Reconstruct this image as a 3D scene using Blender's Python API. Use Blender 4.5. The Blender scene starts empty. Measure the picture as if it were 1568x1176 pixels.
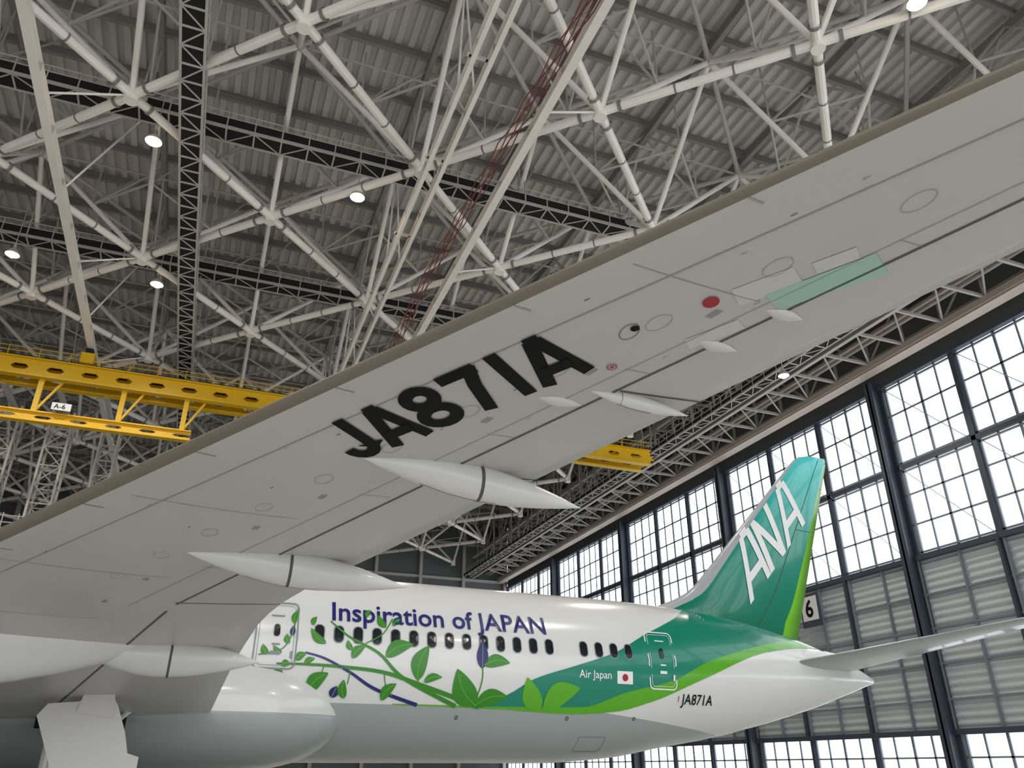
import bpy, math, random
from mathutils import Vector, Matrix
random.seed(7)
scn=bpy.context.scene
scn.view_settings.view_transform='Standard'
pi=math.pi
# ------------------------------------------------------------------ materials
def mat(name,col,rough=.5,metal=0.,noise=0.,nscale=4.,bump=0.,bscale=20.,coat=0.,emit=0.,ecol=None,spec=None):
    m=bpy.data.materials.new(name); m.use_nodes=True
    nt=m.node_tree; b=nt.nodes['Principled BSDF']
    b.inputs['Base Color'].default_value=(*col,1); b.inputs['Roughness'].default_value=rough
    b.inputs['Metallic'].default_value=metal
    if spec is not None: b.inputs['Specular IOR Level'].default_value=spec
    if coat: b.inputs['Coat Weight'].default_value=coat; b.inputs['Coat Roughness'].default_value=.06
    if emit:
        b.inputs['Emission Color'].default_value=(*(ecol or col),1); b.inputs['Emission Strength'].default_value=emit
    tc=nt.nodes.new('ShaderNodeTexCoord')
    if noise:
        n=nt.nodes.new('ShaderNodeTexNoise'); n.inputs['Scale'].default_value=nscale; n.inputs['Detail'].default_value=5
        nt.links.new(tc.outputs['Object'],n.inputs['Vector'])
        r=nt.nodes.new('ShaderNodeMapRange'); r.inputs['To Min'].default_value=1-noise; r.inputs['To Max'].default_value=1+noise
        nt.links.new(n.outputs['Fac'],r.inputs['Value'])
        mx=nt.nodes.new('ShaderNodeVectorMath'); mx.operation='SCALE'; mx.inputs[0].default_value=col
        nt.links.new(r.outputs['Result'],mx.inputs['Scale']); nt.links.new(mx.outputs['Vector'],b.inputs['Base Color'])
    return m
def s2l(r,g,b):
    f=lambda c:(c/255/12.92) if c/255<=.04045 else ((c/255+.055)/1.055)**2.4
    return (f(r),f(g),f(b))
M={}
M['truss']=mat('truss_white_paint',s2l(242,237,229),.5,noise=.12,nscale=.6)
M['truss2']=mat('truss_grey_paint',s2l(186,182,175),.55,noise=.12,nscale=.6)
M['trussE']=mat('eave_steel_paint',s2l(165,161,155),.55,noise=.15,nscale=.6)
M['joint']=mat('truss_joint',s2l(130,128,122),.5)
M['deck']=mat('roof_deck',s2l(210,208,203),.6,noise=.12,nscale=.15)
M['purlin']=mat('purlin',s2l(146,144,140),.6)
M['dark']=mat('dark_grating',s2l(44,44,45),.8,spec=.1)
M['yellow']=mat('crane_yellow',s2l(226,180,14),.45,noise=.08)
M['navysteel']=mat('door_frame_steel',s2l(62,70,83),.5)
M['clad']=mat('cladding',s2l(188,194,198),.55,noise=.08,nscale=.4)
M['cladrail']=mat('cladding_rail',s2l(122,130,137),.5)
M['mull']=mat('mullion',s2l(120,130,142),.5)
M['duct']=mat('duct_brown',s2l(176,162,150),.5)
M['pane']=mat('window_daylight',(.85,.9,.95),.3,emit=2.2,ecol=(.93,.97,1))
M['wallp']=mat('wall_panel',s2l(100,102,103),.7,noise=.1,nscale=.3)
M['cable']=mat('cable_red',s2l(115,50,40),.6)
M['lamp']=mat('lamp_glow',(1,.8,.55),.3,emit=40,ecol=(1,.74,.45))
M['signw']=mat('sign_white',s2l(225,225,225),.5)
M['black']=mat('black_paint',s2l(14,16,18),.6,spec=.15)
M['white']=mat('fuselage_white',s2l(226,228,227),.22,coat=.4)
M['wing']=mat('wing_grey',s2l(198,197,195),.36,noise=.05,nscale=.5,coat=.12,spec=.35)
M['le']=mat('leading_edge_metal',s2l(128,120,106),.45,metal=.2)
M['line']=mat('panel_gap',s2l(84,84,82),.6)
M['fline']=mat('panel_gap_faint',s2l(164,164,162),.5,spec=.3)
M['mint']=mat('wing_patch_mint',s2l(168,208,190),.35,spec=.3)  # slightly greener tone for one quad on the wing underside
M['blot']=mat('wing_patch_light',s2l(208,209,208),.3)  # lighter grey for the small quads around the mint one
M['fair']=mat('fairing_white',s2l(216,217,216),.3,coat=.3,noise=.03)
M['teal']=mat('teal_paint',s2l(0,132,108),.25,coat=.3)
M['lime']=mat('lime_paint',s2l(90,176,22),.25,coat=.3)
M['leaf']=mat('leaf_green',s2l(50,136,26),.35,coat=.1)
M['leafrib']=mat('leaf_rib_green',s2l(110,180,60),.3)
M['navy']=mat('navy_paint',s2l(24,30,110),.35,coat=.1)
M['red']=mat('red_paint',s2l(165,25,40),.4)
M['glass']=mat('cabin_glass',s2l(24,28,36),.12)
M['dline']=mat('door_outline',s2l(138,146,148),.4)
M['tyre']=mat('tyre_rubber',s2l(25,25,25),.8)
M['metal']=mat('gear_metal',s2l(170,172,175),.35,metal=.7)
M['bgrey']=mat('stabilizer_grey',s2l(158,164,165),.3,coat=.3)
M['text_w']=mat('lettering_white',s2l(240,242,242),.3)
# ------------------------------------------------------------------ mesh builder
class MB:
    def __init__(s): s.v=[]; s.f=[]; s.m=[]
    def add(s,vs,fs,mi=0):
        o=len(s.v); s.v+= [tuple(v) for v in vs]; s.f+=[tuple(i+o for i in f) for f in fs]; s.m+=[mi]*len(fs)
    def tube(s,p,q,r,n=6,mi=0,r2=None,cap=False):
        p=Vector(p);q=Vector(q); d=(q-p)
        if d.length<1e-6: return
        d.normalize(); u=d.orthogonal().normalized()
        if abs(d.z)<.99: u=d.cross(Vector((0,0,1))).normalized()
        w=d.cross(u); r2=r if r2 is None else r2
        vs=[];
        for c,rr in((p,r),(q,r2)):
            for i in range(n):
                a=2*pi*i/n; vs.append(c+u*(rr*math.cos(a))+w*(rr*math.sin(a)))
        fs=[(i,(i+1)%n,n+(i+1)%n,n+i) for i in range(n)]
        if cap: fs+=[tuple(range(n-1,-1,-1)),tuple(range(n,2*n))]
        s.add(vs,fs,mi)
    def box(s,c,sz,mi=0):
        x,y,z=c; a,b,h=sz[0]/2,sz[1]/2,sz[2]/2
        vs=[(x+i*a,y+j*b,z+k*h) for i in(-1,1) for j in(-1,1) for k in(-1,1)]
        s.add(vs,[(0,1,3,2),(4,6,7,5),(0,4,5,1),(2,3,7,6),(0,2,6,4),(1,5,7,3)],mi)
    def beam(s,p,q,w,h,mi=0):
        p=Vector(p);q=Vector(q); d=(q-p).normalized()
        u=d.cross(Vector((0,0,1)));
        if u.length<1e-3: u=Vector((1,0,0))
        u.normalize(); k=u.cross(d)
        vs=[c+u*(i*w/2)+k*(j*h/2) for c in(p,q) for i,j in((-1,-1),(1,-1),(1,1),(-1,1))]
        s.add(vs,[(3,2,1,0),(4,5,6,7),(0,1,5,4),(1,2,6,5),(2,3,7,6),(3,0,4,7)],mi)
    def ibeam(s,p,q,w,h,t=.04,mi=0):
        p=Vector(p);q=Vector(q); k=Vector((0,0,1))
        s.beam(p+k*h/2,q+k*h/2,w,t,mi); s.beam(p-k*h/2,q-k*h/2,w,t,mi); s.beam(p,q,t,h,mi)
    def grid(s,rows,mi=0,closed=False):
        n=len(rows[0]); vs=[v for r in rows for v in r]; fs=[]
        for i in range(len(rows)-1):
            for j in range(n if closed else n-1):
                j2=(j+1)%n; fs.append((i*n+j,i*n+j2,(i+1)*n+j2,(i+1)*n+j))
        s.add(vs,fs,mi)
    def build(s,name,mats,parent=None,smooth=False,fix=False):
        me=bpy.data.meshes.new(name); me.from_pydata(s.v,[],s.f)
        for m in mats: me.materials.append(M[m] if isinstance(m,str) else m)
        me.polygons.foreach_set('material_index',s.m)
        if fix:
            import bmesh
            bm=bmesh.new(); bm.from_mesh(me); bmesh.ops.recalc_face_normals(bm,faces=bm.faces); bm.to_mesh(me); bm.free()
        if smooth: me.polygons.foreach_set('use_smooth',[True]*len(me.polygons))
        me.update()
        ob=bpy.data.objects.new(name,me); scn.collection.objects.link(ob)
        if parent: ob.parent=parent
        return ob
def empty(name):
    e=bpy.data.objects.new(name,None); scn.collection.objects.link(e); return e
def interp(t,pts):
    if t<=pts[0][0]: return pts[0][1]
    for i in range(len(pts)-1):
        a,b=pts[i],pts[i+1]
        if t<=b[0]:
            m0=(b[1]-a[1])/(b[0]-a[0])
            ml=(a[1]-pts[i-1][1])/(a[0]-pts[i-1][0]) if i>0 else m0
            mr=(pts[i+2][1]-b[1])/(pts[i+2][0]-b[0]) if i+2<len(pts) else m0
            ta=0 if ml*m0<=0 else 2*ml*m0/(ml+m0); tb=0 if mr*m0<=0 else 2*mr*m0/(mr+m0)
            h=b[0]-a[0]; x=(t-a[0])/h
            return (2*x**3-3*x*x+1)*a[1]+(x**3-2*x*x+x)*h*ta+(-2*x**3+3*x*x)*b[1]+(x**3-x*x)*h*tb
    return pts[-1][1]
def lin(t,pts):
    if t<=pts[0][0]: return pts[0][1]
    for a,b in zip(pts,pts[1:]):
        if t<=b[0]: return a[1]+(b[1]-a[1])*(t-a[0])/(b[0]-a[0])
    return pts[-1][1]
def stroke(mb,pts,w,fmap,mi=0,closed=False,sub=1):
    P=[Vector(p) for p in pts]
    if sub>1:
        Q=[]
        rng=range(len(P)) if closed else range(len(P)-1)
        for i in rng:
            a=P[i];b=P[(i+1)%len(P)]
            for k in range(sub): Q.append(a.lerp(b,k/sub))
        if not closed: Q.append(P[-1])
        P=Q
    n=len(P); L=[];R=[]
    for i in range(n):
        a=P[(i-1)%n] if (closed or i>0) else None; b=P[(i+1)%n] if (closed or i<n-1) else None
        d0=(P[i]-a).normalized() if a is not None else None; d1=(b-P[i]).normalized() if b is not None else None
        if d0 is None: d0=d1
        if d1 is None: d1=d0
        n0=Vector((-d0.y,d0.x)); n1=Vector((-d1.y,d1.x)); m=(n0+n1)
        if m.length<1e-4: m=n0
        m.normalize(); k=1/max(.45,m.dot(n0)); hw=(w(i/(n-1)) if callable(w) else w)/2
        L.append(P[i]+m*hw*k); R.append(P[i]-m*hw*k)
    rows=[[fmap(*l),fmap(*r)] for l,r in zip(L,R)]
    if closed: rows.append(rows[0])
    mb.grid(rows,mi)
def rrect(x0,x1,z0,z1,r,n=4):
    out=[]
    for cx,cz,a0 in((x1-r,z1-r,0),(x0+r,z1-r,90),(x0+r,z0+r,180),(x1-r,z0+r,270)):
        for k in range(n+1):
            a=math.radians(a0+90*k/n); out.append((cx+r*math.cos(a),cz+r*math.sin(a)))
    return out
def fan(mb,pts,fmap,mi=0,rings=2):
    c=Vector((sum(p[0] for p in pts)/len(pts),sum(p[1] for p in pts)/len(pts)))
    rows=[]
    for k in range(rings+1):
        t=max(k/rings,.02); rows.append([fmap(*(c.lerp(Vector(p),t))) for p in pts])
    mb.grid(rows,mi,closed=True)
def textmesh(body,bold=0.,size=1.):
    cu=bpy.data.curves.new('tmp','FONT'); cu.body=body; cu.size=size; cu.offset=bold; cu.resolution_u=3
    ob=bpy.data.objects.new('tmp',cu); scn.collection.objects.link(ob)
    bpy.context.view_layer.update()
    dg=bpy.context.evaluated_depsgraph_get(); me=ob.evaluated_get(dg).to_mesh()
    vs=[(v.co.x,v.co.y) for v in me.vertices]; fs=[tuple(p.vertices) for p in me.polygons]
    ob.evaluated_get(dg).to_mesh_clear(); bpy.data.objects.remove(ob); bpy.data.curves.remove(cu)
    return vs,fs
def placetext(mb,body,x0,x1,z0,cap,fmap,mi=0,bold=0.):
    vs,fs=textmesh(body,bold)
    a=min(v[0] for v in vs); b=max(v[0] for v in vs)
    capv,_=textmesh('H',bold); ch=max(v[1] for v in capv)
    sx=(x1-x0)/(b-a); sz=cap/ch
    mb.add([fmap(x0+(v[0]-a)*sx,z0+v[1]*sz) for v in vs],fs,mi)
# ==================================================================== AIRLINER (own frame, X aft)
D=28.35
AIR=empty('passenger_airliner'); AIR.rotation_euler=(0,0,math.radians(2.1))
TOP=[(-32.6,4.5),(-32.2,5.0),(-31.5,5.5),(-30,6.3),(-28,7.15),(-26,7.6),(-23,7.88),(14,7.88),(16,7.87),(18,7.82),(20,7.7),(22,7.5),(24,7.18),(26,6.75),(28,6.15),(29.3,5.72),(30.1,5.42)]
BOT=[(-32.6,4.4),(-32.2,3.9),(-31.5,3.35),(-30,2.8),(-28,2.3),(-26,2.05),(-23,1.93),(13,1.93),(16,2.1),(18,2.42),(20,2.72),(22,3.08),(24,3.52),(26,4.0),(28,4.58),(29.3,4.98),(30.1,5.2)]
HW=[(-32.6,.05),(-32.2,.6),(-31.5,1.1),(-30,1.75),(-28,2.35),(-26,2.7),(-23,2.885),(13,2.885),(16,2.87),(18,2.78),(20,2.6),(22,2.35),(24,2.0),(26,1.58),(28,1.02),(29.3,.55),(30.1,.12)]
def fsec(X):
    t=interp(X,TOP); b=interp(X,BOT); return (t+b)/2,interp(X,HW),(t-b)/2
def fth(X,th,off=0.):
    zc,a,b=fsec(X); return (X,D-(a+off)*math.cos(th),zc+(b+off)*math.sin(th))
def fmap(X,z,off=.018):
    zc,a,b=fsec(X); th=math.asin(max(-.9999,min(.9999,(z-zc)/b))); return fth(X,th,off)
def thof(X,z):
    zc,a,b=fsec(X); return math.asin(max(-1,min(1,(z-zc)/b)))
fm=mat('fuselage_paint',(.8,.8,.8),.2,coat=.4); nt=fm.node_tree; bs=nt.nodes['Principled BSDF']
tc=nt.nodes.new('ShaderNodeTexCoord'); sx=nt.nodes.new('ShaderNodeSeparateXYZ'); nt.links.new(tc.outputs['Object'],sx.inputs[0])
def mth(op,a,b=None,c=None,nt=nt):
    n=nt.nodes.new('ShaderNodeMath'); n.operation=op
    for i,x in enumerate((a,b,c)):
        if x is None: continue
        if isinstance(x,(int,float)): n.inputs[i].default_value=x
        else: nt.links.new(x,n.inputs[i])
    return n.outputs[0]
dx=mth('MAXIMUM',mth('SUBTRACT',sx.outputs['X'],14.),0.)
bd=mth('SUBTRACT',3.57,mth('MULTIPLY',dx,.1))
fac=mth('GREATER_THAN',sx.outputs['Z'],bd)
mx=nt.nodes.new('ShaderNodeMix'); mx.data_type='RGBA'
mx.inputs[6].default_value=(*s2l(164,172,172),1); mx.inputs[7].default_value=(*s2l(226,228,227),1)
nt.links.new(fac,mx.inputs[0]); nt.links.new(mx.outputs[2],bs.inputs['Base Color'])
mb=MB(); rows=[]
xs=[-32.6,-32.4,-32.2,-31.8,-31.4,-30.8,-30,-29,-28,-27,-26,-25,-24,-23]+[-20+k*2 for k in range(17)]+[13+k*.5 for k in range(33)]+[29.3,29.7,30.0,30.1]
for X in xs: rows.append([fth(X,2*pi*i/72) for i in range(72)])
mb.grid(rows,closed=True); mb.add([fth(30.1,2*pi*i/72) for i in range(72)],[tuple(range(72))])
mb.build('fuselage',[fm],AIR,smooth=True,fix=True)
# belly fairing (wing to body)
bf=mat('belly_fairing_paint',(.8,.8,.8),.2,coat=.4); nt2=bf.node_tree; b2=nt2.nodes['Principled BSDF']
tc=nt2.nodes.new('ShaderNodeTexCoord'); sx=nt2.nodes.new('ShaderNodeSeparateXYZ'); nt2.links.new(tc.outputs['Object'],sx.inputs[0])
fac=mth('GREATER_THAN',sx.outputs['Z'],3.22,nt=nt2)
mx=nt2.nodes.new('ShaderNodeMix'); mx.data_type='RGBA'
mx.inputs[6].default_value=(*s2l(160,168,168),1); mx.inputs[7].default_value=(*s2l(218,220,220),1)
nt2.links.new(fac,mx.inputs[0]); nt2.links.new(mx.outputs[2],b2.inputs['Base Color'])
mb=MB(); rows=[]
for k in range(49):
    u=k/48; X=-16+21.8*(1-(1-u)**1.6)
    e=max(0,(X-1.6)/4.2); g=max(0,(-11-X)/5)
    f=math.sqrt(max(0,1-e**2.6)) if e>0 else math.sqrt(max(0.0,1-g**2))
    f=max(f,.03); hh=1.62*f; hw=1.2+2.25*f; zc=3.25-.15*(1-f)
    row=[]
    for i in range(48):
        a=2*pi*i/48; c,s_=math.cos(a),math.sin(a)
        row.append((X,D-hw*math.copysign(abs(c)**.75,c),zc+(hh if s_<0 else hh*1.2)*math.copysign(abs(s_)**.85,s_)))
    rows.append(row)
mb.grid(rows,closed=True); mb.add(rows[-1],[tuple(range(48))])
mb.build('belly_fairing',[bf],AIR,smooth=True,fix=True)
# ---- livery artwork on fuselage
TT=[(9.4,3.60),(10.7,3.90),(11.84,4.5),(13.34,4.96),(14.97,5.48),(16.41,6.2),(17.5,6.68),(18.4,7.08),(19.2,7.5),(19.9,7.72)]
TB=[(9.4,3.59),(13.69,3.66),(15.43,4.18),(17.34,4.62),(19.2,5.4),(22.34,6.22),(24.5,6.6),(26.3,6.68)]
LB=[(7,3.57),(10.5,3.53),(13.2,3.44),(15,3.55),(16.5,3.9),(18.8,4.74),(22.2,5.9),(24.8,6.3),(27.0,6.48)]
for side in(1,-1):
    def mp(X,th,off):
        x,y,z=fth(X,th,off); return (x,y if side>0 else 2*D-y,z)
    mb=MB(); rows=[]
    for k in range(71):
        X=9.4+(26.2-9.4)*k/70
        t0=thof(X,interp(X,TB)); t1=thof(X,interp(X,TT)) if X<19.9 else pi/2
        rows.append([mp(X,t0+(t1-t0)*j/14,.012) for j in range(15)])
    mb.grid(rows); mb.build('teal_swoosh',['teal'],AIR,smooth=True)
    mb=MB(); rows=[]
    for k in range(81):
        X=7+(27.2-7)*k/80
        t0=thof(X,interp(X,LB)); t1=thof(X,interp(X,TB) if X<26.2 else 7) if X>9.4 else thof(X,3.6)
        rows.append([mp(X,t0+(t1-t0)*j/8,.014) for j in range(9)])
    mb.grid(rows); mb.build('lime_swoosh',['lime'],AIR,smooth=True)
mb=MB()
wx=[12.4-.61*k for k in range(14)]+[15.58-.61*k for k in range(4)]+[1.6-.61*k for k in range(40)]
for x in wx:
    fan(mb,rrect(x-.17,x+.17,5.28,5.83,.15),lambda a,b:fmap(a,b,.012),0)
    fan(mb,rrect(x-.14,x+.14,5.31,5.80,.13),lambda a,b:fmap(a,b,.02),1)
mb.build('cabin_windows',['dline','glass'],AIR)
mb=MB()
for (x0,x1,z0,z1) in((2.57,3.80,4.46,6.42),(16.40,17.58,4.34,6.32),(-26,-24.9,4.3,6.3)):
    r=rrect(x0,x1,z0,z1,.16); m_=0 if x0<10 else 1
    stroke(mb,r,.045,lambda a,b:fmap(a,b,.035),m_,closed=True,sub=2)
    stroke(mb,rrect(x0+.09,x1-.09,z0+.09,z1-.09,.12),.015,lambda a,b:fmap(a,b,.036),m_,closed=True,sub=2)
    cx=(x0+x1)/2
    fan(mb,rrect(cx-.09,cx+.09,5.38,5.74,.08),lambda a,b:fmap(a,b,.037),2)
    stroke(mb,[(cx-.15,4.9),(cx+.15,4.9)],.1,lambda a,b:fmap(a,b,.037),m_)
    stroke(mb,[(cx-.12,5.15),(cx+.12,5.15)],.05,lambda a,b:fmap(a,b,.037),m_)
    stroke(mb,[(x1-.12,z0+.3),(x1-.12,z0+.5)],.08,lambda a,b:fmap(a,b,.037),m_)
    stroke(mb,[(cx-.2,6.0),(cx+.2,6.0)],.04,lambda a,b:fmap(a,b,.037),m_)
mb.build('cabin_doors',['dline','text_w','glass'],AIR)
mb=MB()
placetext(mb,'Inspiration of JAPAN',4.85,12.36,5.98,.6,lambda a,b:fmap(a,b,.03),0,bold=.014)
mb.build('slogan_lettering',['navy'],AIR)
mb=MB()
placetext(mb,'Air Japan',13.5,14.78,4.60,.25,lambda a,b:fmap(a,b,.035),0,bold=.006)
fan(mb,[(15.02,4.45),(15.34,4.45),(15.66,4.45),(15.66,4.87),(15.34,4.87),(15.02,4.87)],lambda a,b:fmap(a,b,.035),0)
fan(mb,[(15.34+.12*math.cos(2*pi*k/16),4.66+.12*math.sin(2*pi*k/16)) for k in range(16)],lambda a,b:fmap(a,b,.045),1)
placetext(mb,'JA871A',17.85,19.36,3.88,.34,lambda a,b:fmap(a,b,.03),2,bold=.006)
stroke(mb,[(17.72,3.95),(17.72,4.15)],.03,lambda a,b:fmap(a,b,.03),1)
stroke(mb,rrect(13.9,15.0,2.3,2.75,.05),.02,lambda a,b:fmap(a,b,.012),3,closed=True,sub=2)
for q in((9.2,3.25),(13.2,3.3),(15.9,3.35)):
    stroke(mb,[(q[0]+.05*math.cos(a),q[1]+.05*math.sin(a)) for a in[2*pi*i/10 for i in range(10)]],.02,lambda a,b:fmap(a,b,.012),2,closed=True)
mb.build('small_lettering',['text_w','red','black','dline'],AIR)
# leaves and vines; drawing units of the livery sheet -> fuselage side coordinates (X, z)
UX=[(400,2.72),(430,3.39),(476,4.2),(560,5.94),(645,7.8),(728,9.75),(815,11.74),(912,14.15)]
def art(u,v): return (lin(u,UX),3.62+.0198*(1078-v-max(0,600-u)*.06))
def leaf(mb,b,t,w,mi,bend=.12,off=.03):
    B=Vector(art(*b));T=Vector(art(*t)); d=T-B; L=d.length; d.normalize(); n=Vector((-d.y,d.x)); w=w*.0205
    rows=[]
    for k in range(13):
        s=k/12; c=B+d*L*s+n*(bend*L*math.sin(pi*s)); h=w/2*(math.sin(pi*s**.8)**.85 if 0<s<1 else 0)
        rows.append([fmap(*(c+n*h*q),off) for q in(-1,-.5,0,.5,1)])
    mb.grid(rows,mi)
    mid=[B+d*L*s+n*(bend*L*math.sin(pi*s)) for s in[k/8*.9 for k in range(9)]]
    stroke(mb,[tuple(q) for q in mid],.02,lambda a,b_:fmap(a,b_,off+.008),5)
mb=MB()
for b,t,w in [((590,1010),(632,990),22),((640,1044),(655,990),26),((650,1046),(676,1038),12),((729,1078),(697,1024),38),((728,1078),(778,1064),24),
    ((737,1016),(778,1011),20),((480,1060),(508,1033),22),((536,1070),(532,1043),14),((590,1074),(610,1050),16),((455,1014),(472,1004),11),
    ((540,1012),(560,994),14),((500,990),(476,966),12),((478,962),(484,948),8),((590,965),(578,944),12),((600,962),(612,950),9),((560,948),(568,936),8),
    ((412,1005),(404,990),10),((430,1003),(418,992),8),((440,990),(436,975),9),((447,960),(452,938),9),((432,1020),(446,1018),10),((540,1000),(532,985),9),
    ((420,1030),(440,1036),10),((470,1020),(486,1012),9),((432,1058),(448,1040),8)]:
    leaf(mb,b,t,w,0)
for b,t,w in [((830,1081),(806,1032),32),((834,1081),(888,1046),36)]: leaf(mb,b,t,w,3)
for b,t,w in [((734,1022),(735,977),20),((517,1068),(523,1052),14),((453,1058),(457,1038),12),((444,978),(446,962),8)]: leaf(mb,b,t,w,1,bend=0)
def vine(pts,w,mi):
    P=[Vector(art(*p)) for p in pts]; Q=[]
    n=len(P)
    for i in range(n-1):
        p0=P[max(i-1,0)];p1=P[i];p2=P[i+1];p3=P[min(i+2,n-1)]
        for k in range(8):
            t=k/8; Q.append(.5*((2*p1)+(p2-p0)*t+(2*p0-5*p1+4*p2-p3)*t*t+(3*p1-p0-3*p2+p3)*t**3))
    Q.append(P[-1]); stroke(mb,[tuple(q) for q in Q],w,lambda a,b_:fmap(a,b_,.026),mi)
vine([(425,1018),(470,1020),(520,1024),(590,1034),(650,1052),(735,1080)],lambda t:.05+.10*t,4)
vine([(470,1003),(500,1012),(540,1033),(580,1058),(645,1080)],lambda t:.05+.06*t,1)
vine([(505,955),(535,980),(580,1005),(620,1042),(700,1080)],lambda t:.04+.09*t,4)
vine([(400,1005),(425,1000),(440,985),(450,950),(452,935)],.035,4)
vine([(640,1050),(645,1035),(652,1010)],.035,4)
vine([(560,990),(585,975),(600,950)],.035,4)
vine([(590,1034),(595,1055),(605,1068)],.03,4); vine([(540,1030),(538,1050)],.03,4); vine([(500,1024),(495,1045)],.03,4)
vine([(726,1080),(735,1040),(734,1010)],.04,4)
mb.build('leaf_artwork',['leaf','navy','lime','lime','leaf','leafrib'],AIR)
# ---- vertical fin
FLE=[(6.6,18.0),(7.6,18.1),(7.9,18.9),(8.2,19.7),(8.6,20.5),(9.1,21.05),(15.3,27.2),(15.7,27.65),(15.95,28.1),(16.08,28.8)]
def fle(z): return lin(z,FLE)
def fte(z): return 26.02+.41*(z-6.68) if z<15.8 else 26.02+.41*(z-6.68)-(z-15.8)*.5
def fhalf(u,c): return .5*.10*c*2.6*(math.sqrt(u)*(1-u)+.01)*.75
finm=bpy.data.materials.new('fin_paint'); finm.use_nodes=True; nt=finm.node_tree; b=nt.nodes['Principled BSDF']
b.inputs['Roughness'].default_value=.2; b.inputs['Coat Weight'].default_value=.4; b.inputs['Coat Roughness'].default_value=.04
uvn=nt.nodes.new('ShaderNodeUVMap'); sp=nt.nodes.new('ShaderNodeSeparateXYZ'); nt.links.new(uvn.outputs[0],sp.inputs[0])
cr=nt.nodes.new('ShaderNodeValToRGB'); nt.links.new(sp.outputs['Y'],cr.inputs[0])
cr.color_ramp.elements[0].position=.0; cr.color_ramp.elements[0].color=(*s2l(0,120,88),1)
cr.color_ramp.elements[1].position=1.; cr.color_ramp.elements[1].color=(*s2l(84,212,212),1)
e=cr.color_ramp.elements.new(.5); e.color=(*s2l(4,148,130),1)
mx1=nt.nodes.new('ShaderNodeMix'); mx1.data_type='RGBA'; nt.links.new(cr.outputs[0],mx1.inputs[6]); mx1.inputs[7].default_value=(*s2l(122,204,34),1)
lim=mth('SUBTRACT',.945,mth('MULTIPLY',mth('SUBTRACT',1.,sp.outputs['Y'],nt=nt),.06,nt=nt),nt=nt)
nt.links.new(mth('GREATER_THAN',sp.outputs['X'],lim,nt=nt),mx1.inputs[0])
mx2=nt.nodes.new('ShaderNodeMix'); mx2.data_type='RGBA'; nt.links.new(mx1.outputs[2],mx2.inputs[6]); mx2.inputs[7].default_value=(*s2l(176,180,183),1)
wl=mth('SUBTRACT',.12,mth('MULTIPLY',sp.outputs['Y'],.06,nt=nt),nt=nt)
nt.links.new(mth('LESS_THAN',sp.outputs['X'],wl,nt=nt),mx2.inputs[0]); nt.links.new(mx2.outputs[2],b.inputs['Base Color'])
us=[0,.01,.03,.06,.1,.16,.25,.35,.5,.65,.8,.9,1]
zs=[6.4,7,7.6,7.9,8.2,8.5,8.8,9.1,10,11,12,13,14,15,15.4,15.7,15.9,16.05]
mb=MB(); rows=[];uv=[]
for z in zs:
    a=fle(z);c=fte(z)-a; r=[];ur=[]
    k=min(1,(16.25-z)/.6)
    for u in us: r.append((a+u*c,D-fhalf(u,c)*k,z)); ur.append((u,(z-7)/9))
    for u in reversed(us[1:-1]): r.append((a+u*c,D+fhalf(u,c)*k,z)); ur.append((u,(z-7)/9))
    rows.append(r);uv+=ur
mb.grid(rows,closed=True); n=len(rows[0]); mb.add(rows[-1],[tuple(range(n))]); uv+=uv[-n:]
ob=mb.build('vertical_fin',[finm],AIR,smooth=True)
ul=ob.data.uv_layers.new(name='UVMap')
for l in ob.data.loops: ul.data[l.index].uv=uv[l.vertex_index]
def finmap(X,z,off=.03):
    a=fle(z);c=fte(z)-a;u=max(0.001,min(1,(X-a)/c)); return (X,D-fhalf(u,c)-off,z)
mb=MB()
def anamap(u,v): return finmap(23.65+u*3.85-v*.85,8.35+u*3.95+v*2.15)
W=.066
for P in [[(0.0,0),(.20,1.0),(.30,1.0),(.31,0)],[(.085,.33),(.31,.33)],
          [(.38,0),(.40,1.0),(.60,0),(.64,1.0)],
          [(.70,0),(.88,1.0),(.97,1.0),(1.0,0)],[(.77,.33),(.98,.33)]]:
    for a,c in zip(P,P[1:]):
        n=8; hz=abs(a[1]-c[1])<.01
        rows=[]
        for k in range(n+1):
            t=k/n; u=a[0]+(c[0]-a[0])*t; v=a[1]+(c[1]-a[1])*t
            rows.append([anamap(u,v-.07),anamap(u,v+.07)] if hz else [anamap(u-W/2,v),anamap(u+W/2,v)])
        mb.grid(rows)
mb.build('fin_lettering',['text_w'],AIR)
mb=MB()
stroke(mb,[(fle(z)+.70*(fte(z)-fle(z)),z) for z in[7.2,9,11,13,15,15.9]],.03,lambda a,c:finmap(a,c,.012))
stroke(mb,[(fle(12)+.70*(fte(12)-fle(12)),12),(fte(12),12)],.03,lambda a,c:finmap(a,c,.012))
mb.build('rudder_gap',['line'],AIR)
# ---- wings
def LE(s): return -2.36+.67*(s-15.52)+(.11*(s-26.5)**1.5 if s>26.5 else 0)
TEp=[(0,1.6),(8.9,1.57),(10.5,1.61),(11.95,1.67),(13.4,1.9),(14.4,2.22),(16,2.88),(26.5,7.2),(29.9,8.6)]
def TE(s): return interp(s,TEp)
def zb(s): return 4.77+.1327*(s-15.52)+(.02*(s-27)**2 if s>27 else 0)
def low(x): return .014*math.exp(-x/.012)-.022*math.sin(pi*min(1,x))
def upp(x): return .014*(1-x)+.17*x**.6*(1-x)+.003
def wl_(s,x,off=0.):
    c=TE(s)-LE(s); return (LE(s)+x*c,D-s,zb(s)+low(x)*c-off)
def wmap(X,s,off=.012):
    c=TE(s)-LE(s); return wl_(s,max(0,min(1,(X-LE(s))/c)),off)
cx=[0,.004,.01,.02,.035,.06,.1,.16,.24,.34,.46,.6,.72,.84,.93,1]
nc=len(cx)
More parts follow.
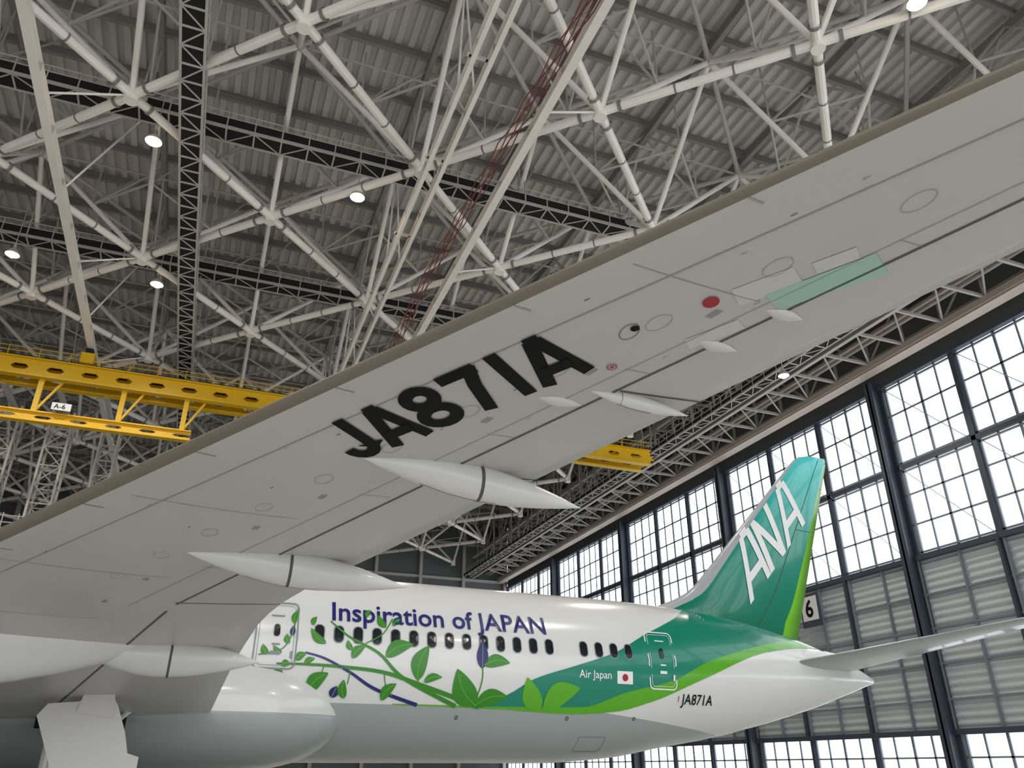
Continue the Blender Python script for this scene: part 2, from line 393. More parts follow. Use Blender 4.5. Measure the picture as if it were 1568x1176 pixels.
ss=[1.5,3,5,7,9,10.5,12,12.7,13.4,14.2,15,16,18,20,22,24,26,26.8,27.6,28.4,29.1,29.6,29.85]
for side in(1,-1):
    mb=MB(); rows=[]
    for s in ss:
        c=TE(s)-LE(s); r=[wl_(s,x) for x in reversed(cx)]
        r+=[(LE(s)+x*c,D-s,zb(s)+upp(x)*c) for x in cx[1:]]
        if side<0: r=[(p[0],2*D-p[1],p[2]) for p in r]
        rows.append(r)
    n=len(rows[0])
    mb.grid(rows,closed=True)
    for fi in range(len(mb.f)):
        j=fi%n
        if nc-5<=j<=nc+2: mb.m[fi]=1
    mb.add(rows[-1],[tuple(range(n))],0)
    mb.build('wing_port' if side>0 else 'wing_starboard',['wing','le'],AIR,smooth=True,fix=True)
mb=MB()
def wline(p,q,w=.02,mi=0,n=10):
    stroke(mb,[(p[0]+(q[0]-p[0])*k/n,p[1]+(q[1]-p[1])*k/n) for k in range(n+1)],w,lambda a,b_:wmap(a,b_,.008),mi)
def frac(s,x): return (LE(s)+x*(TE(s)-LE(s)),s)
for s0,s1,x in((13.2,19.2,.70),(19.5,25.6,.68)):
    wline(frac(s0,x),frac(s1,x),.03,0,12)
for s in (13.3,19.3,21.7,25.6): wline(frac(s,.69),frac(s,1),.025,0,4)
wline(frac(3.5,.66),frac(12.8,.70),.04,0,12)
wline(frac(3,.09),frac(29,.09),.016,1,24)
wline(frac(13,.58),frac(26,.58),.010,1,24)
for s in [5.5+1.9*k for k in range(12)]: wline(frac(s,.03),frac(s,.09),.018,1,3)
for s in (12.2,14.6,17.4,23.5,26.4): wline(frac(s,.09),frac(s,.56),.010,1,6)
for s in (15.2,18.4,20.4,22.1,24.6): wline(frac(s,.58),frac(s,.68),.010,1,3)
for k in range(14):
    s=12.4+1.05*k; X0,s0=frac(s,.42)
    stroke(mb,[(X0+.10*math.cos(a)+.03*math.sin(a),s0+.14*math.sin(a)) for a in[2*pi*i/16 for i in range(16)]],.007,lambda a,b_:wmap(a,b_,.007),1,closed=True)
for k in range(9):
    s=13.2+1.25*k; X0,s0=frac(s,.5)
    for q in(-1,0,1): wline((X0+q*.03,s0-.07),(X0+q*.03+.04,s0+.07),.008,0,2)
for k in range(26):
    s=12+.52*k; X0,s0=frac(s,.13+.5*random.random())
    wline((X0,s0),(X0+.03,s0+.05),.010,0 if k%3==0 else 1,1)
# dark seal rings where the fairings cross the hinge line
mb.build('wing_panel_gaps',['line','fline'],AIR)
mb=MB()
fan(mb,[(4.2+.08*math.cos(a),23.34+.08*math.sin(a)) for a in[2*pi*i/20 for i in range(20)]],lambda a,b_:wmap(a,b_,.012),0)
stroke(mb,[(3.83+.05*math.cos(a),22.1+.05*math.sin(a)) for a in[2*pi*i/12 for i in range(12)]],.012,lambda a,b_:wmap(a,b_,.012),0,closed=True)
fan(mb,[(3.83+.02*math.cos(a),22.1+.02*math.sin(a)) for a in[2*pi*i/12 for i in range(12)]],lambda a,b_:wmap(a,b_,.012),0)
fan(mb,[(3.72+.045*math.cos(a),22.75+.045*math.sin(a)) for a in[2*pi*i/12 for i in range(12)]],lambda a,b_:wmap(a,b_,.012),1)
stroke(mb,[(3.70+.09*math.cos(a),22.68+.13*math.sin(a)) for a in[2*pi*i/12 for i in range(12)]],.008,lambda a,b_:wmap(a,b_,.008),2,closed=True)
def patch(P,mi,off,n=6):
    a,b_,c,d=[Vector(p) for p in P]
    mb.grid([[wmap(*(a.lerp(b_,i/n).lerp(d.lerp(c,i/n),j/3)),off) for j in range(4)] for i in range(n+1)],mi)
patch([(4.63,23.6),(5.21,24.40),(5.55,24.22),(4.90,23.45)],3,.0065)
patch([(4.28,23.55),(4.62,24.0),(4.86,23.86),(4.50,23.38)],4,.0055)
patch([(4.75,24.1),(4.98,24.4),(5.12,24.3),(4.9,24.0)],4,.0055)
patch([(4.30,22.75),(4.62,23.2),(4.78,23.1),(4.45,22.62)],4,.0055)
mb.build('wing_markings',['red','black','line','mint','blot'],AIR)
# registration letters
mb=MB(); bx,by=.556,.831
def regmap(u,v,off=.016):
    v+=.05; return wmap(1.86+u*bx-v*by,19.24+u*by+v*bx,off)
H=.83; T=.16
def arc(cx_,cy,rx,ry,a0,a1,n=10): return [(cx_+rx*math.cos(math.radians(a0+(a1-a0)*k/n)),cy+ry*math.sin(math.radians(a0+(a1-a0)*k/n))) for k in range(n+1)]
h=H-T/2; l=T/2
def ltr(c,x):
    if c=='J': S=[[(x+.38,H),(x+.38,.26)]+arc(x+.22,.26,.16,.26-l,0,-185,8)]
    if c=='A': S=[[(x+.06,0),(x+.27,H-.06)],[(x+.54,0),(x+.33,H-.06)],[(x+.215,H-.07),(x+.385,H-.07)],[(x+.14,.25),(x+.46,.25)]]
    if c=='8': S=[arc(x+.25,.245,.20,.245-l,0,360,18)[:-1]+['c'],arc(x+.25,.62,.165,.21-l*.75,0,360,18)[:-1]+['c']]
    if c=='7': S=[[(x-.02,h),(x+.46,h)],[(x+.41,H-.02),(x+.29,.5),(x+.17,.0)]]
    if c=='1': S=[[(x+.12,0),(x+.12,H)]]
    return S
for c,x in(('J',.08),('A',.61),('8',1.24),('7',1.85),('1',2.42),('A',2.72)):
    for S in ltr(c,x):
        cl=S[-1]=='c'
        if cl: S=S[:-1]
        stroke(mb,S,T,regmap,0,closed=cl)
mb.build('wing_registration',['black'],AIR)
# ---- flap track fairings
def canoe(name,s,x0,x1,R,drop,tipdrop,seam=.5,side=1,asp=1.15,seamon=True):
    mb=MB(); rows=[]; N=32
    for k in range(N+1):
        t=k/N; X=x0+(x1-x0)*t
        r=R*max(.015,(1-((t-.45)/.55)**1.8) if t>=.45 else math.sin(pi/2*t/.45)**.85)
        zz=zb(s)-.02*(TE(s)-LE(s))-drop*min(1,t/.35)-tipdrop*max(0,t-.3)/.7
        rows.append([(X,D-side*s+(r)*math.cos(a),zz+r*asp*math.sin(a)) for a in[2*pi*i/24 for i in range(24)]])
    mb.grid(rows,closed=True)
    if seamon:
        def ring(tt,w,f=1.012):
            k=int(N*tt); a=rows[k]; c0=Vector((a[0][0],D-side*s,sum(q[2] for q in a)/24))
            out=[c0+(Vector(p)-c0)*f for p in a]
            mb.grid([out,[(p.x+w,p.y,p.z) for p in out]],1,closed=True)
        ring(seam,.045)
        # small drain fitting and keel strip beneath the pod
        for k0,k1 in((8,20),):
            pts=[(rows[k][0][0],D-side*s,min(q[2] for q in rows[k])-.004) for k in range(k0,k1)]
            mb.grid([[(p[0],p[1]-.008,p[2]),(p[0],p[1]+.008,p[2])] for p in pts],2)
    mb.build(name,['fair','line','fline'],AIR,smooth=True)
for side in(1,-1):
    canoe('flap_fairing',19.4,1.85,4.86,.215,.06,.22,.50,side)
    canoe('flap_fairing',15.75,.1,3.55,.25,.07,.18,.46,side)
    canoe('flap_fairing',10.2,-1.6,2.0,.35,.08,.04,.5,side)
    canoe('flap_fairing',21.6,3.85,5.12,.08,.03,.05,.3,side)
    canoe('actuator_fairing',22.75,4.45,4.95,.08,.0,.0,.5,side,.6,False)
    canoe('actuator_fairing',23.4,4.8,5.25,.08,.0,.0,.5,side,.6,False)
    canoe('actuator_fairing',21.3,3.35,3.9,.09,.0,.0,.5,side,.6,False)
# engine nacelle + pylon
for side in(1,-1):
    mb=MB(); ys=D-side*9.9
    prof=[(-13.6,1.35),(-13.75,1.45),(-13.7,1.58),(-13.3,1.72),(-12.3,1.83),(-10.5,1.83),(-8.8,1.65),(-7.6,1.35),(-7.6,1.25),(-7.9,1.0),(-7.2,.9),(-6.2,.6),(-6.2,.5),(-5.4,.1)]
    mb.grid([[(x_,ys+r*math.cos(a),2.55+r*math.sin(a)) for a in[2*pi*i/40 for i in range(40)]] for x_,r in prof],closed=True)
    mb.grid([[(-13.6,ys+r*math.cos(a),2.55+r*math.sin(a)) for a in[2*pi*i/40 for i in range(40)]] for r in(1.35,.02)],1,closed=True)
    mb.grid([[(x_,D-side*10.35+w*math.cos(a),zb(10.4)-.05+hh*math.sin(a)) for a in[2*pi*i/24 for i in range(24)]] for x_,hh,w in
        ((-11,.9,.3),(-8,1.15,.6),(-5,1.05,.62),(-3.4,.95,.6),(-2.4,.8,.52),(-1.6,.6,.42),(-.9,.38,.28),(-.4,.18,.14),(-.1,.03,.03))],0,closed=True)
    mb.build('engine_and_pylon',['fair','dark'],AIR,smooth=True)
# horizontal stabilisers
for side in(1,-1):
    mb=MB(); rows=[]
    for s in(.3,1.5,4,6.5,8.8,9.5,9.9):
        a=23.96+.75*(s-1.5)+(.6*(s-8.8) if s>8.8 else 0); e_=28.0+.42*(s-1.5); c=e_-a; z0=5.62+.165*(s-1.5)
        r=[(a+x*c,D-side*s,z0-.035*c*math.sin(pi*x**.6)) for x in reversed(cx)]+[(a+x*c,D-side*s,z0+.045*c*math.sin(pi*x**.6)+.004) for x in cx[1:]]
        rows.append(r)
    mb.grid(rows,closed=True); n=len(rows[0]); mb.add(rows[-1],[tuple(range(n))])
    for fi in range(len(mb.f)-1):
        if nc-6<=fi%n<=nc+3: mb.m[fi]=1
    mb.build('horizontal_stabilizer',['bgrey','metal'],AIR,smooth=True,fix=True)
    mb=MB(); mb.grid([[ (x_,D-side*(y_+r*math.cos(a)*.5),5.6+.06*(x_-23)+r*math.sin(a)) for a in[2*pi*i/20 for i in range(20)]] for x_,y_,r in((22.6,1.9,.02),(23.6,1.75,.35),(25,1.5,.5),(26.5,1.15,.5),(28.2,.75,.3),(29,.5,.02))],closed=True)
    mb.build('stabilizer_root_fairing',['white'],AIR,smooth=True)
# landing gear
for side in(1,-1):
    ys=D-side*4.95; mb=MB(); X0=-2.0
    mb.tube((X0,ys,3.8),(X0,ys,.75),.17,16,0); mb.tube((X0,ys,2.2),(X0,ys,.75),.12,16,1)
    mb.tube((X0-.1,ys,1.4),(X0+1.8,ys+side*1.2,3.4),.07,8,0); mb.tube((X0-.75,ys,.68),(X0+.75,ys,.68),.13,10,0,cap=True)
    for dx_ in(-.73,.73):
        mb.tube((X0+dx_,ys-.75,.68),(X0+dx_,ys+.75,.68),.08,8,1)
        for dy in(-.52,.52):
            c=(X0+dx_,ys+dy)
            pr=[(-.22,.25),(-.22,.5),(-.18,.62),(-.08,.68),(.08,.68),(.18,.62),(.22,.5),(.22,.25)]
            mb.grid([[(c[0]+r*math.cos(a),c[1]+o,.68+r*math.sin(a)) for a in[2*pi*i/28 for i in range(28)]] for o,r in pr],2,closed=True)
            for o in(-.18,.18): mb.grid([[(c[0]+r*math.cos(a),c[1]+o,.68+r*math.sin(a)) for a in[2*pi*i/28 for i in range(28)]] for r in(.3,.02)],1,closed=True)
    mb.build('main_landing_gear',['white','metal','tyre'],AIR,smooth=False)
    mb=MB(); yp=ys-side*.85
    def plate(pts,y0,y1,t=.05,mi=0):
        n=len(pts); f=[(p[0],y0+(y1-y0)*((p[1]-1.5)/2),p[1]) for p in pts]; b_=[(p[0],p[1]+side*t,p[2]) for p in f]
        mb.add(f+b_,[tuple(range(n)),tuple(range(2*n-1,n-1,-1))]+[(i,(i+1)%n,n+(i+1)%n,n+i) for i in range(n)],mi)
    plate([(-2.36,2.88),(-2.18,3.14),(-1.55,3.2),(-1.25,3.38),(-.80,3.3),(-.68,3.12),(-.42,2.55),(-.28,2.1),(-.02,2.02),(-.02,1.72),(-.25,1.55),(-1.75,1.35),(-1.9,1.9)],yp,yp-side*.25)
    plate([(-1.55,2.95),(-1.45,3.45),(-.80,3.45),(-.75,2.85)],yp-side*.08,yp-side*.3)
    mb.build('landing_gear_door',['signw'],AIR)
    mb=MB(); mb.box((-1.55,D-side*3.45,3.0),(2.1,.5,.6),0)
    mb.tube((-2.5,D-side*3.78,3.1),(-.6,D-side*3.78,2.9),.04,6,1)
    mb.build('gear_bay',['dark','metal'],AIR)
mb=MB(); mb.tube((-27,D,2.6),(-27,D,.5),.12,12,0)
for dy in(-.3,.3):
    pr=[(-.16,.2),(-.16,.4),(-.1,.5),(.1,.5),(.16,.4),(.16,.2)]
    mb.grid([[(-27+r*math.cos(a),D+dy+o,.5+r*math.sin(a)) for a in[2*pi*i/24 for i in range(24)]] for o,r in pr],1,closed=True)
mb.tube((-27,D-.3,.5),(-27,D+.3,.5),.08,8,0); mb.build('nose_landing_gear',['metal','tyre'],AIR)
# ==================================================================== HANGAR
X0h,X1h,Y0h,Y1h=-75,48,-45,126
flm=mat('floor_concrete',s2l(206,206,202),.35,noise=.06,nscale=.2)
mb=MB(); mb.box(((X0h+X1h)/2,(Y0h+Y1h)/2,-.15),(X1h-X0h,Y1h-Y0h,.3)); mb.build('floor',[flm])
# right wall (hangar doors)
mb=MB()
n=int((15.5-3.8)/.1)
rows=[[(X1h+.1+.06*math.sin(2*pi*(3.8+k*.1)/.5),Y0h,3.8+k*.1),(X1h+.1+.06*math.sin(2*pi*(3.8+k*.1)/.5),Y1h,3.8+k*.1)] for k in range(n+1)]
mb.grid(rows,0)
mb.box((X1h+.25,(Y0h+Y1h)/2,.5),(.4,Y1h-Y0h,1.0),0)
mb.box((X1h+.25,(Y0h+Y1h)/2,35.2),(.4,Y1h-Y0h,12.2),2)
for z in (5.9,8.2,10.5,12.8): mb.box((X1h-.05,(Y0h+Y1h)/2,z),(.18,Y1h-Y0h,.14),1)
for z in(3.9,15.4,29.1): mb.box((X1h-.1,(Y0h+Y1h)/2,z),(.5,Y1h-Y0h,.35),3)
y=Y0h+3
while y<Y1h:
    mb.box((X1h-.1,y,9.6),(.22,.12,11.6),1); y+=3.5
for k in range(-2,6): 
    yc=21*k+.3
    mb.box((X1h-.5,yc,14.8),(1.0,.16,29.4),3); mb.box((X1h-.94,yc,14.8),(.12,.75,29.4),3); mb.box((X1h-.05,yc,14.8),(.12,.75,29.4),3)
    for q in(7,14): mb.box((X1h-.2,yc+q,9.6),(.4,.2,11.8),3)
mb.build('wall_right',['clad','cladrail','wallp','navysteel'])
wi=1
for k in range(-2,6):
    ya=21*k+.7; yb=21*k+20.9
    if ya>Y1h-8: break
    yb=min(yb,Y1h)
    mb=MB()
    for z0,z1 in((1.0,3.75),(15.6,28.95)):
        mb.box((X1h+.2,(ya+yb)/2,(z0+z1)/2),(.05,yb-ya,z1-z0),0)
        for q in(0,1,2,3):
            y_=ya+(yb-ya)*q/3; mb.box((X1h+.05,y_,(z0+z1)/2),(.35,.36 if q in(1,2) else .2,z1-z0),1)
        for p in range(3):
            a=ya+(yb-ya)*p/3; w=(yb-ya)/3
            for j in range(1,4): mb.box((X1h+.12,a+w*j/4,(z0+z1)/2),(.1,.2 if j==2 else .13,z1-z0),2)
            for e_ in(.28,w-.28): mb.box((X1h+.1,a+e_,(z0+z1)/2),(.15,.16,z1-z0),2)
        if z1>10:
            zz=[z0,(z0+z1)/2,z1]
            mb.box((X1h+.05,(ya+yb)/2,zz[1]),(.35,yb-ya,.36),1)
            for f in(.17,.34,.66,.82): mb.box((X1h+.12,(ya+yb)/2,z0+(z1-z0)*f),(.1,yb-ya,.13),2)
            for f in(.015,.475,.525,.985): mb.box((X1h+.1,(ya+yb)/2,z0+(z1-z0)*f),(.15,yb-ya,.14),2)
            for p in range(3):
                a=ya+(yb-ya)*p/3; w=(yb-ya)/3
                mb.tube((X1h-.15,a+.2,z0),(X1h-.15,a+w-.2,zz[1]),.03,4,2); mb.tube((X1h-.15,a+.2,zz[1]),(X1h-.15,a+w-.2,z1),.03,4,2)
        else:
            mb.box((X1h+.12,(ya+yb)/2,(z0+z1)/2),(.1,yb-ya,.12),2)
    mb.build('window_%d'%wi,['pane','navysteel','mull']); wi+=1
mb=MB(); mb.box(((X0h+X1h)/2,Y1h+.2,20.5),(X1h-X0h,.4,41),0)
x_=X0h+4
while x_<X1h:
    mb.box((x_,Y1h-.3,20),(.5,.6,40),1); x_+=7.4
for z in(8,16,24,30,36): mb.box(((X0h+X1h)/2,Y1h-.2,z),(X1h-X0h,.4,.4),1)
mb.build('wall_back',['wallp','truss2'])
mb=MB(); mb.box((X0h-.2,(Y0h+Y1h)/2,20.5),(.4,Y1h-Y0h,41),0); mb.build('wall_left',['wallp'])
# ceiling deck: deep trapezoidal ribs running along Y
mb=MB(); r0=[];r1=[]; x_=X0h
while x_<=X1h+.5:
    for o,zz in((0,40.0),(.30,40.0),(.36,40.28),(.66,40.28),(.72,40.0)):
        r0.append((x_+o,Y0h,zz)); r1.append((x_+o,Y1h+.4,zz))
    x_+=.78
mb.grid([r0,r1],0)
y=Y0h
while y<Y1h:
    mb.ibeam((X0h,y,39.7),(X1h,y,39.7),.25,.5,.05,1); y+=3.7
x_=0.1-7.4*10
while x_<X1h:
    mb.ibeam((x_,Y0h,39.2),(x_,Y1h,39.2),.3,.6,.06,1); x_+=7.4
mb.build('ceiling',['deck','purlin'])
# space frame
G=7.4; ZB=31.8; ZT=38.4
def nb(i,j): return Vector((.1+G*i,26+G*j,ZB))
def ntp(i,j): return Vector((.1+G*i,26+G*j,ZT))
I0,I1,J0,J1=-9,5,-8,13
mb=MB()
for i in range(I0,I1+1):
    for j in range(J0,J1+1):
        if (i+j)%2==0:
            a=nb(i,j)
            for di,dj in((1,1),(1,-1)):
                if i+di<=I1 and J0<=j+dj<=J1:
                    b=nb(i+di,j+dj); mb.tube(a,b,.23,10,0)
                    for t in(.1,.9): 
                        c=a.lerp(b,t); d=(b-a).normalized(); mb.tube(c-d*.09,c+d*.09,.29,10,2)
                    for t in(.37,.64):
                        c=a.lerp(b,t); d=(b-a).normalized(); mb.tube(c-d*.05,c+d*.05,.245,10,2)
            mb.tube(a-Vector((0,0,.42)),a+Vector((0,0,.42)),.34,12,0,cap=True)
            for di,dj in((1,0),(-1,0),(0,1),(0,-1)):
                if I0<=i+di<=I1 and J0<=j+dj<=J1:
                    b=ntp(i+di,j+dj); mb.tube(a,b,.16,8,0)
                    c=a.lerp(b,.5)
                    mb.tube(c,Vector((a.x,a.y,39.4)),.085,5,1)
                    if (i*3+j)%4==0: mb.tube(c,Vector((c.x+G/4,c.y+G/4,39.4)),.07,5,1)
                    mb.tube(c,Vector((c.x,c.y,39.4)),.06,5,1)
                    e=(-dj,di); b2=ntp(i+e[0],j+e[1]); mb.tube(c,a.lerp(b2,.5),.08,5,1)
        else:
            a=ntp(i,j)
            for di,dj in((1,1),(1,-1)):
                if i+di<=I1 and J0<=j+dj<=J1:
                    mb.tube(a,ntp(i+di,j+dj),.15,8,1)
            if i+2<=I1: mb.tube(a,ntp(i+2,j),.08,6,1)
            mb.tube(a-Vector((0,0,.3)),a+Vector((0,0,.8)),.26,10,1,cap=True)
mb.build('roof_space_frame',['truss','truss2','joint'])
# crane rails
RZ=30.3
mb=MB()
for xr,zz in((-10.9,RZ),(7.35,RZ),(8.15,RZ),(11.6,RZ)):
    w=.22 if 7<xr<9 else .42
    mb.ibeam((xr,0,zz),(xr,110,zz),w,.55,.05,0)
    for k in range(26):
        y=2+4.2*k; mb.box((xr,y,zz),(w*1.02,.06,.5),1)
    for j in range(-3,12):
        i=round((xr-.1)/G); yy=26+G*j
        if yy<108 and yy>0: mb.tube((xr,yy,zz+.3),(.1+G*i,yy,ZB+ (0 if (i+j)%2==0 else ZT-ZB)),.06,6,0)
for k in range(16): mb.box((7.75,3+7*k,RZ+.3),(1.2,.18,.1),0)
mb.build('crane_rail',['truss','truss2'])
mb=MB()
for q in range(5):
    xq=10.1+.2*q; zq=29.9+.12*q
    prev=None
    for k in range(0,150):
        y=12+.5*k; sag=.4*abs(math.sin(pi*y/3.1+q)); p=(xq+.4*math.sin(y/9),y,zq-sag)
        if prev: mb.tube(prev,p,.03,4,0)
        prev=p
mb.build('festoon_cable',['cable'])
# catwalks
def catwalk(name,p,q,w=1.0,rail=1.0,parent=None,side=.42,sp=1.5,top=39.5):
    mb=MB(); p=Vector(p);q=Vector(q); d=(q-p); L=d.length; d.normalize(); u=d.cross(Vector((0,0,1))); up=Vector((0,0,1))
    mb.beam(p,q,w,.05,0)
    for sgn in(-1,1):
        o=u*(w/2*sgn); mb.beam(p+o,q+o,.12,.16,1)
        mb.beam(p+o+up*(side/2+.15),q+o+up*(side/2+.15),.03,side,0)
        for hz in(side+.2,rail): mb.tube(p+o+up*hz,q+o+up*hz,.045,4,1)
        k=0
        while k<L:
            a=p+d*k+o; mb.tube(a,a+up*rail,.05,4,1)
            if int(k/1.5)%5==0: mb.tube(a,a+Vector((0,0,top-a.z)),.06,4,1)
            k+=1.5
    k=0;j=0
    while k<L-sp:
        mb.beam(p+d*k-u*w/2-up*.06,p+d*k+u*w/2-up*.06,.09,.06,1)
        a=w/2 if j%2 else -w/2
        mb.beam(p+d*k+u*a-up*.07,p+d*(k+sp)-u*a-up*.07,.06,.05,1)
        k+=sp;j+=1
    return mb.build(name,['dark','truss2'],parent)
RC=empty('roof_catwalk')
catwalk('walkway_cross',(-60,36.9,33.9),(38,36.9,33.9),1.15,parent=RC,side=.5,rail=1.1)
catwalk('walkway_cross',(-60,52.2,33.9),(38,52.2,33.9),1.15,parent=RC,side=.5,rail=1.1)
catwalk('walkway_cross',(-60,12.0,33.9),(38,12.0,33.9),1.15,parent=RC,side=.5,rail=1.1)
catwalk('walkway_long',(-4.45,0,31.2),(-4.45,115,31.2),1.05,parent=RC,sp=1.1)
# eave truss along the door wall
ET=empty('eave_truss')
mb=MB(); YE=Y1h-1.5
XA,XB=41.2,45.8
for x_,z in((XA,30.2),(XB,30.2),(XA,33.6),(XB,33.6),(XA,37.2),(XB,37.2)): mb.ibeam((x_,Y0h+5,z),(x_,YE,z),.35,.4,.05,0)
y=Y0h+5; k=0
while y<YE-3.5:
    for x_ in(XA,XB):
        mb.beam((x_,y,30.2),(x_,y,38.86),.2,.2,0)
        mb.tube((x_,y,30.2),(x_,y+3.5,33.6),.09,6,0) if k%2 else mb.tube((x_,y,33.6),(x_,y+3.5,30.2),.09,6,0)
        mb.tube((x_,y,33.6),(x_,y+3.5,37.2),.09,6,0) if k%2 else mb.tube((x_,y,37.2),(x_,y+3.5,33.6),.09,6,0)
    for z in(30.2,33.6,37.2): mb.beam((XA,y,z),(XB,y,z),.18,.22,0)
    mb.tube((XA,y,30.2),(XB,y+3.5,30.2),.07,5,0); mb.tube((XA,y,33.6),(XB,y,37.2),.07,5,0); mb.tube((XA,y,30.2),(XB,y,33.6),.07,5,1)
    y+=3.5;k+=1
mb.beam((46.2,Y0h+5,29.7),(46.2,YE,29.7),1.0,.12,2); mb.beam((45.6,Y0h+5,30.0),(45.6,YE,30.0),.1,.5,2); mb.beam((44.8,Y0h+5,31.6),(44.8,YE,31.6),.5,.4,2)
mb.tube((44.2,Y0h+5,30.9),(44.2,YE,30.9),.16,8,0); mb.tube((43.6,Y0h+5,30.9),(43.6,YE,30.9),.12,8,2)
for hz in(30.3,30.8): mb.tube((46.6,Y0h+5,hz),(46.6,YE,hz),.035,4,0)
y=Y0h+5
while y<YE: mb.tube((46.6,y,29.7),(46.6,y,30.8),.035,4,0); y+=1.75
mb.build('lattice',['trussE','purlin','duct'],ET)
catwalk('walkway',(42.8,Y0h+5,33.9),(42.8,YE,33.9),1.0,parent=ET,top=38.8)
catwalk('walkway',(40.2,Y0h+5,30.2),(40.2,YE,30.2),1.0,parent=ET,side=.3,top=38.8)
# overhead crane
CR=empty('overhead_crane')
def castel(mb,x0,x1,y,z0,z1,mi=0):
    hgt=z1-z0; t=.12; band=hgt*.34
    mb.box(((x0+x1)/2,y,z0),(x1-x0,.6,.1),mi); mb.box(((x0+x1)/2,y,z1),(x1-x0,.6,.1),mi)
    mb.box(((x0+x1)/2,y,z0+band/2),(x1-x0,t,band),mi); mb.box(((x0+x1)/2,y,z1-band/2),(x1-x0,t,band),mi)
    x=x0; p=2.3; a0=z0+band; a1=z1-band; zm=(a0+a1)/2
    while x<x1-.1:
        w0=1.1; vs=[]
        for yy in(y-t/2,y+t/2):
            vs+=[(x,yy,a0),(x+w0+.25,yy,a0),(x+w0,yy,zm),(x+w0+.25,yy,a1),(x,yy,a1),(x-.25,yy,a1),(x,yy,zm),(x-.25,yy,a0)]
        mb.add(vs,[(7,0,1,2,3,4,5,6),(15,14,13,12,11,10,9,8),(1,2,10,9),(2,3,11,10),(5,6,14,13),(6,7,15,14)],mi); x+=p
mb=MB()
castel(mb,-26,37,59.6,27.2,28.55); castel(mb,-26,37,61.4,27.2,28.55)
for x_ in range(-26,38,6): mb.box((x_,60.5,28.65),(.3,2.2,.2),0)
mb.box((5.5,60.5,28.68),(63,2.2,.06),1)
for hz in(28.95,29.3): mb.tube((-26,59.3,hz),(37,59.3,hz),.03,4,0)
for x_ in range(-26,38,2): mb.tube((x_,59.3,28.5),(x_,59.3,29.3),.03,4,0)
mb.build('bridge_girder',['yellow','dark'],CR)
mb=MB()
castel(mb,-26,-2.9,59.9,23.9,24.6)
for x_ in(-24,-19,-13.5,-8,-3.6): mb.box((x_,59.9,25.9),(.35,.3,2.6),0); mb.beam((x_,59.9,24.6),(x_+1.3,59.9,27.1),.15,.15,0)
mb.build('monorail_girder',['yellow'],CR)
mb=MB()
for xr in(-10.9,7.75,11.6,-22):
    for y in(59.6,61.6):
        mb.box((xr,y,29.1),(.9,1.1,.8),0); mb.box((xr,y,29.72),(.5,.8,.4),1)
mb.build('end_truck',['yellow','dark'],CR)
mb=MB(); mb.box((-11.7,59.2,25.0),(1.25,.08,.55),0)
vs,fs=textmesh('A-6',.01); mb.add([(-12.17+v[0]*.5,59.14,24.83+v[1]*.5) for v in vs],fs,1)
mb.build('crane_sign',['signw','black'],CR)
def mast(mb,x,y,w,z0,z1,mi=0):
    c=[(x-w/2,y-w/2),(x+w/2,y-w/2),(x+w/2,y+w/2),(x-w/2,y+w/2)]
    for a in c: mb.beam((a[0],a[1],z0),(a[0],a[1],z1),.16,.16,mi)
    z=z0;k=0
    while z<z1-w*.5:
        zn=min(z+w,z1)
        for i in range(4):
            a=c[i];b=c[(i+1)%4]
            mb.beam((*a,z),(*b,z),.09,.09,mi)
            if k%2: a,b=b,a
            mb.beam((*a,z),(*b,zn),.08,.08,mi)
        z=zn;k+=1
mb=MB()
mast(mb,-16.3,66,1.6,9,27); mast(mb,-12.6,66,1.5,9,27); mast(mb,-9.4,69,1.3,14,27)
mb.box((-13,66.5,13.5),(9,4,.25),0); mb.box((-13,66.5,17.2),(9,4,.25),0)
for z in(14.0,14.5,17.7,18.2): mb.tube((-17.5,64.5,z),(-8.5,64.5,z),.04,5,0)
for k in range(10): mb.tube((-17.5+k,64.5,13.5),(-17.5+k,64.5,18.4),.04,5,0)
for x_ in(-16.3,-12.6,-9.4): mb.beam((x_,61.4,27.3),(x_,70,27.3),.3,.4,0)
mb.build('telescopic_platform',['truss2'],CR)
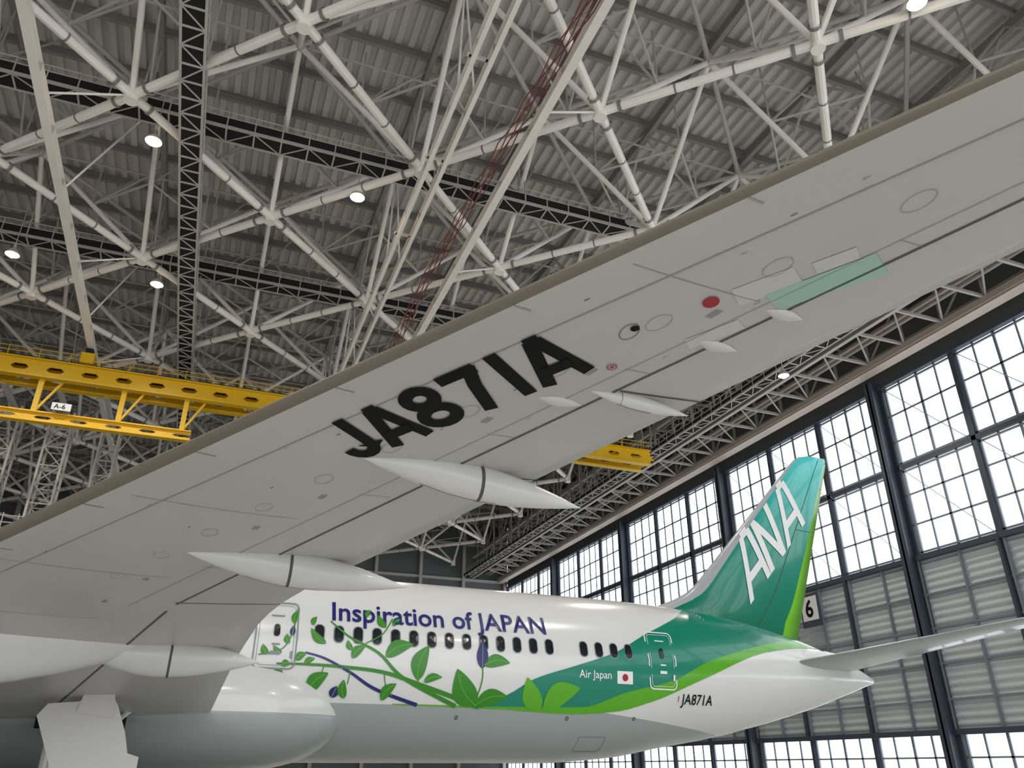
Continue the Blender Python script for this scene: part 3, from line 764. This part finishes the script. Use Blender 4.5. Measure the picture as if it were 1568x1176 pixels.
# lamps
def lamp(x,y,z,e=1.):
    mb=MB(); n=16
    mb.grid([[(x+r*math.cos(2*pi*i/n),y+r*math.sin(2*pi*i/n),z+h_) for i in range(n)] for r,h_ in((.42,0),(.38,.18),(.22,.38),(.1,.5),(.1,.75))],0,closed=True)
    mb.grid([[(x+r*math.cos(2*pi*i/n),y+r*math.sin(2*pi*i/n),z+h_) for i in range(n)] for r,h_ in((.27,.06),(.24,-.08),(.14,-.18),(.01,-.22))],1,closed=True)
    mb.tube((x,y,z+.7),(x,y,35.5),.03,5,0)
    ob=mb.build('hangar_lamp',['truss2','lamp'],smooth=True)
    L=bpy.data.lights.new('lamp_light','SPOT'); L.energy=3500*e; L.spot_size=math.radians(150); L.spot_blend=.6; L.shadow_soft_size=.4; L.color=(1,.94,.86)
    lo=bpy.data.objects.new('lamp_light',L); lo.location=(x,y,z-.4); scn.collection.objects.link(lo); lo.parent=ob
for p in((-6.3,36,31.4),(4.6,36.6,31.4),(-6.4,50.6,31.4),(-15,50.2,31.4),(39.4,43,29.2),(24.6,15.1,31.4),(-30,20,31.4),(-15,5,31.4),(6,-8,31.4),(25,-10,31.4),(-30,-15,31.4),(15,60,31.4),(30,75,31.4),(28,40,31.4)): lamp(*p)  # later entries are extra pendants, added to light the floor and wing
# bay number sign
mb=MB(); mb.box((46.8,52.6,13.4),(.1,2.2,2.6),0)
mb.box((46.73,52.6,13.55),(.04,1.8,1.9),1)
vs,fs=textmesh('6',.02); mb.add([(46.68,53.1-v[0]*1.9,12.9+v[1]*1.9) for v in vs],fs,2)
mb.build('bay_number_sign',['navysteel','signw','black'])
# ==================================================================== camera + world
w=bpy.data.worlds.new('World'); scn.world=w; w.use_nodes=True
w.node_tree.nodes['Background'].inputs[0].default_value=(.97,.97,1,1); w.node_tree.nodes['Background'].inputs[1].default_value=2.1
cd=bpy.data.cameras.new('camera'); cam=bpy.data.objects.new('camera',cd); scn.collection.objects.link(cam)
cd.sensor_width=36; cd.lens=36*1195/1568; cd.clip_end=600
cam.location=(0,0,1.8); cam.rotation_euler=(math.radians(90+26.16),0,math.radians(-21.2))
scn.camera=cam
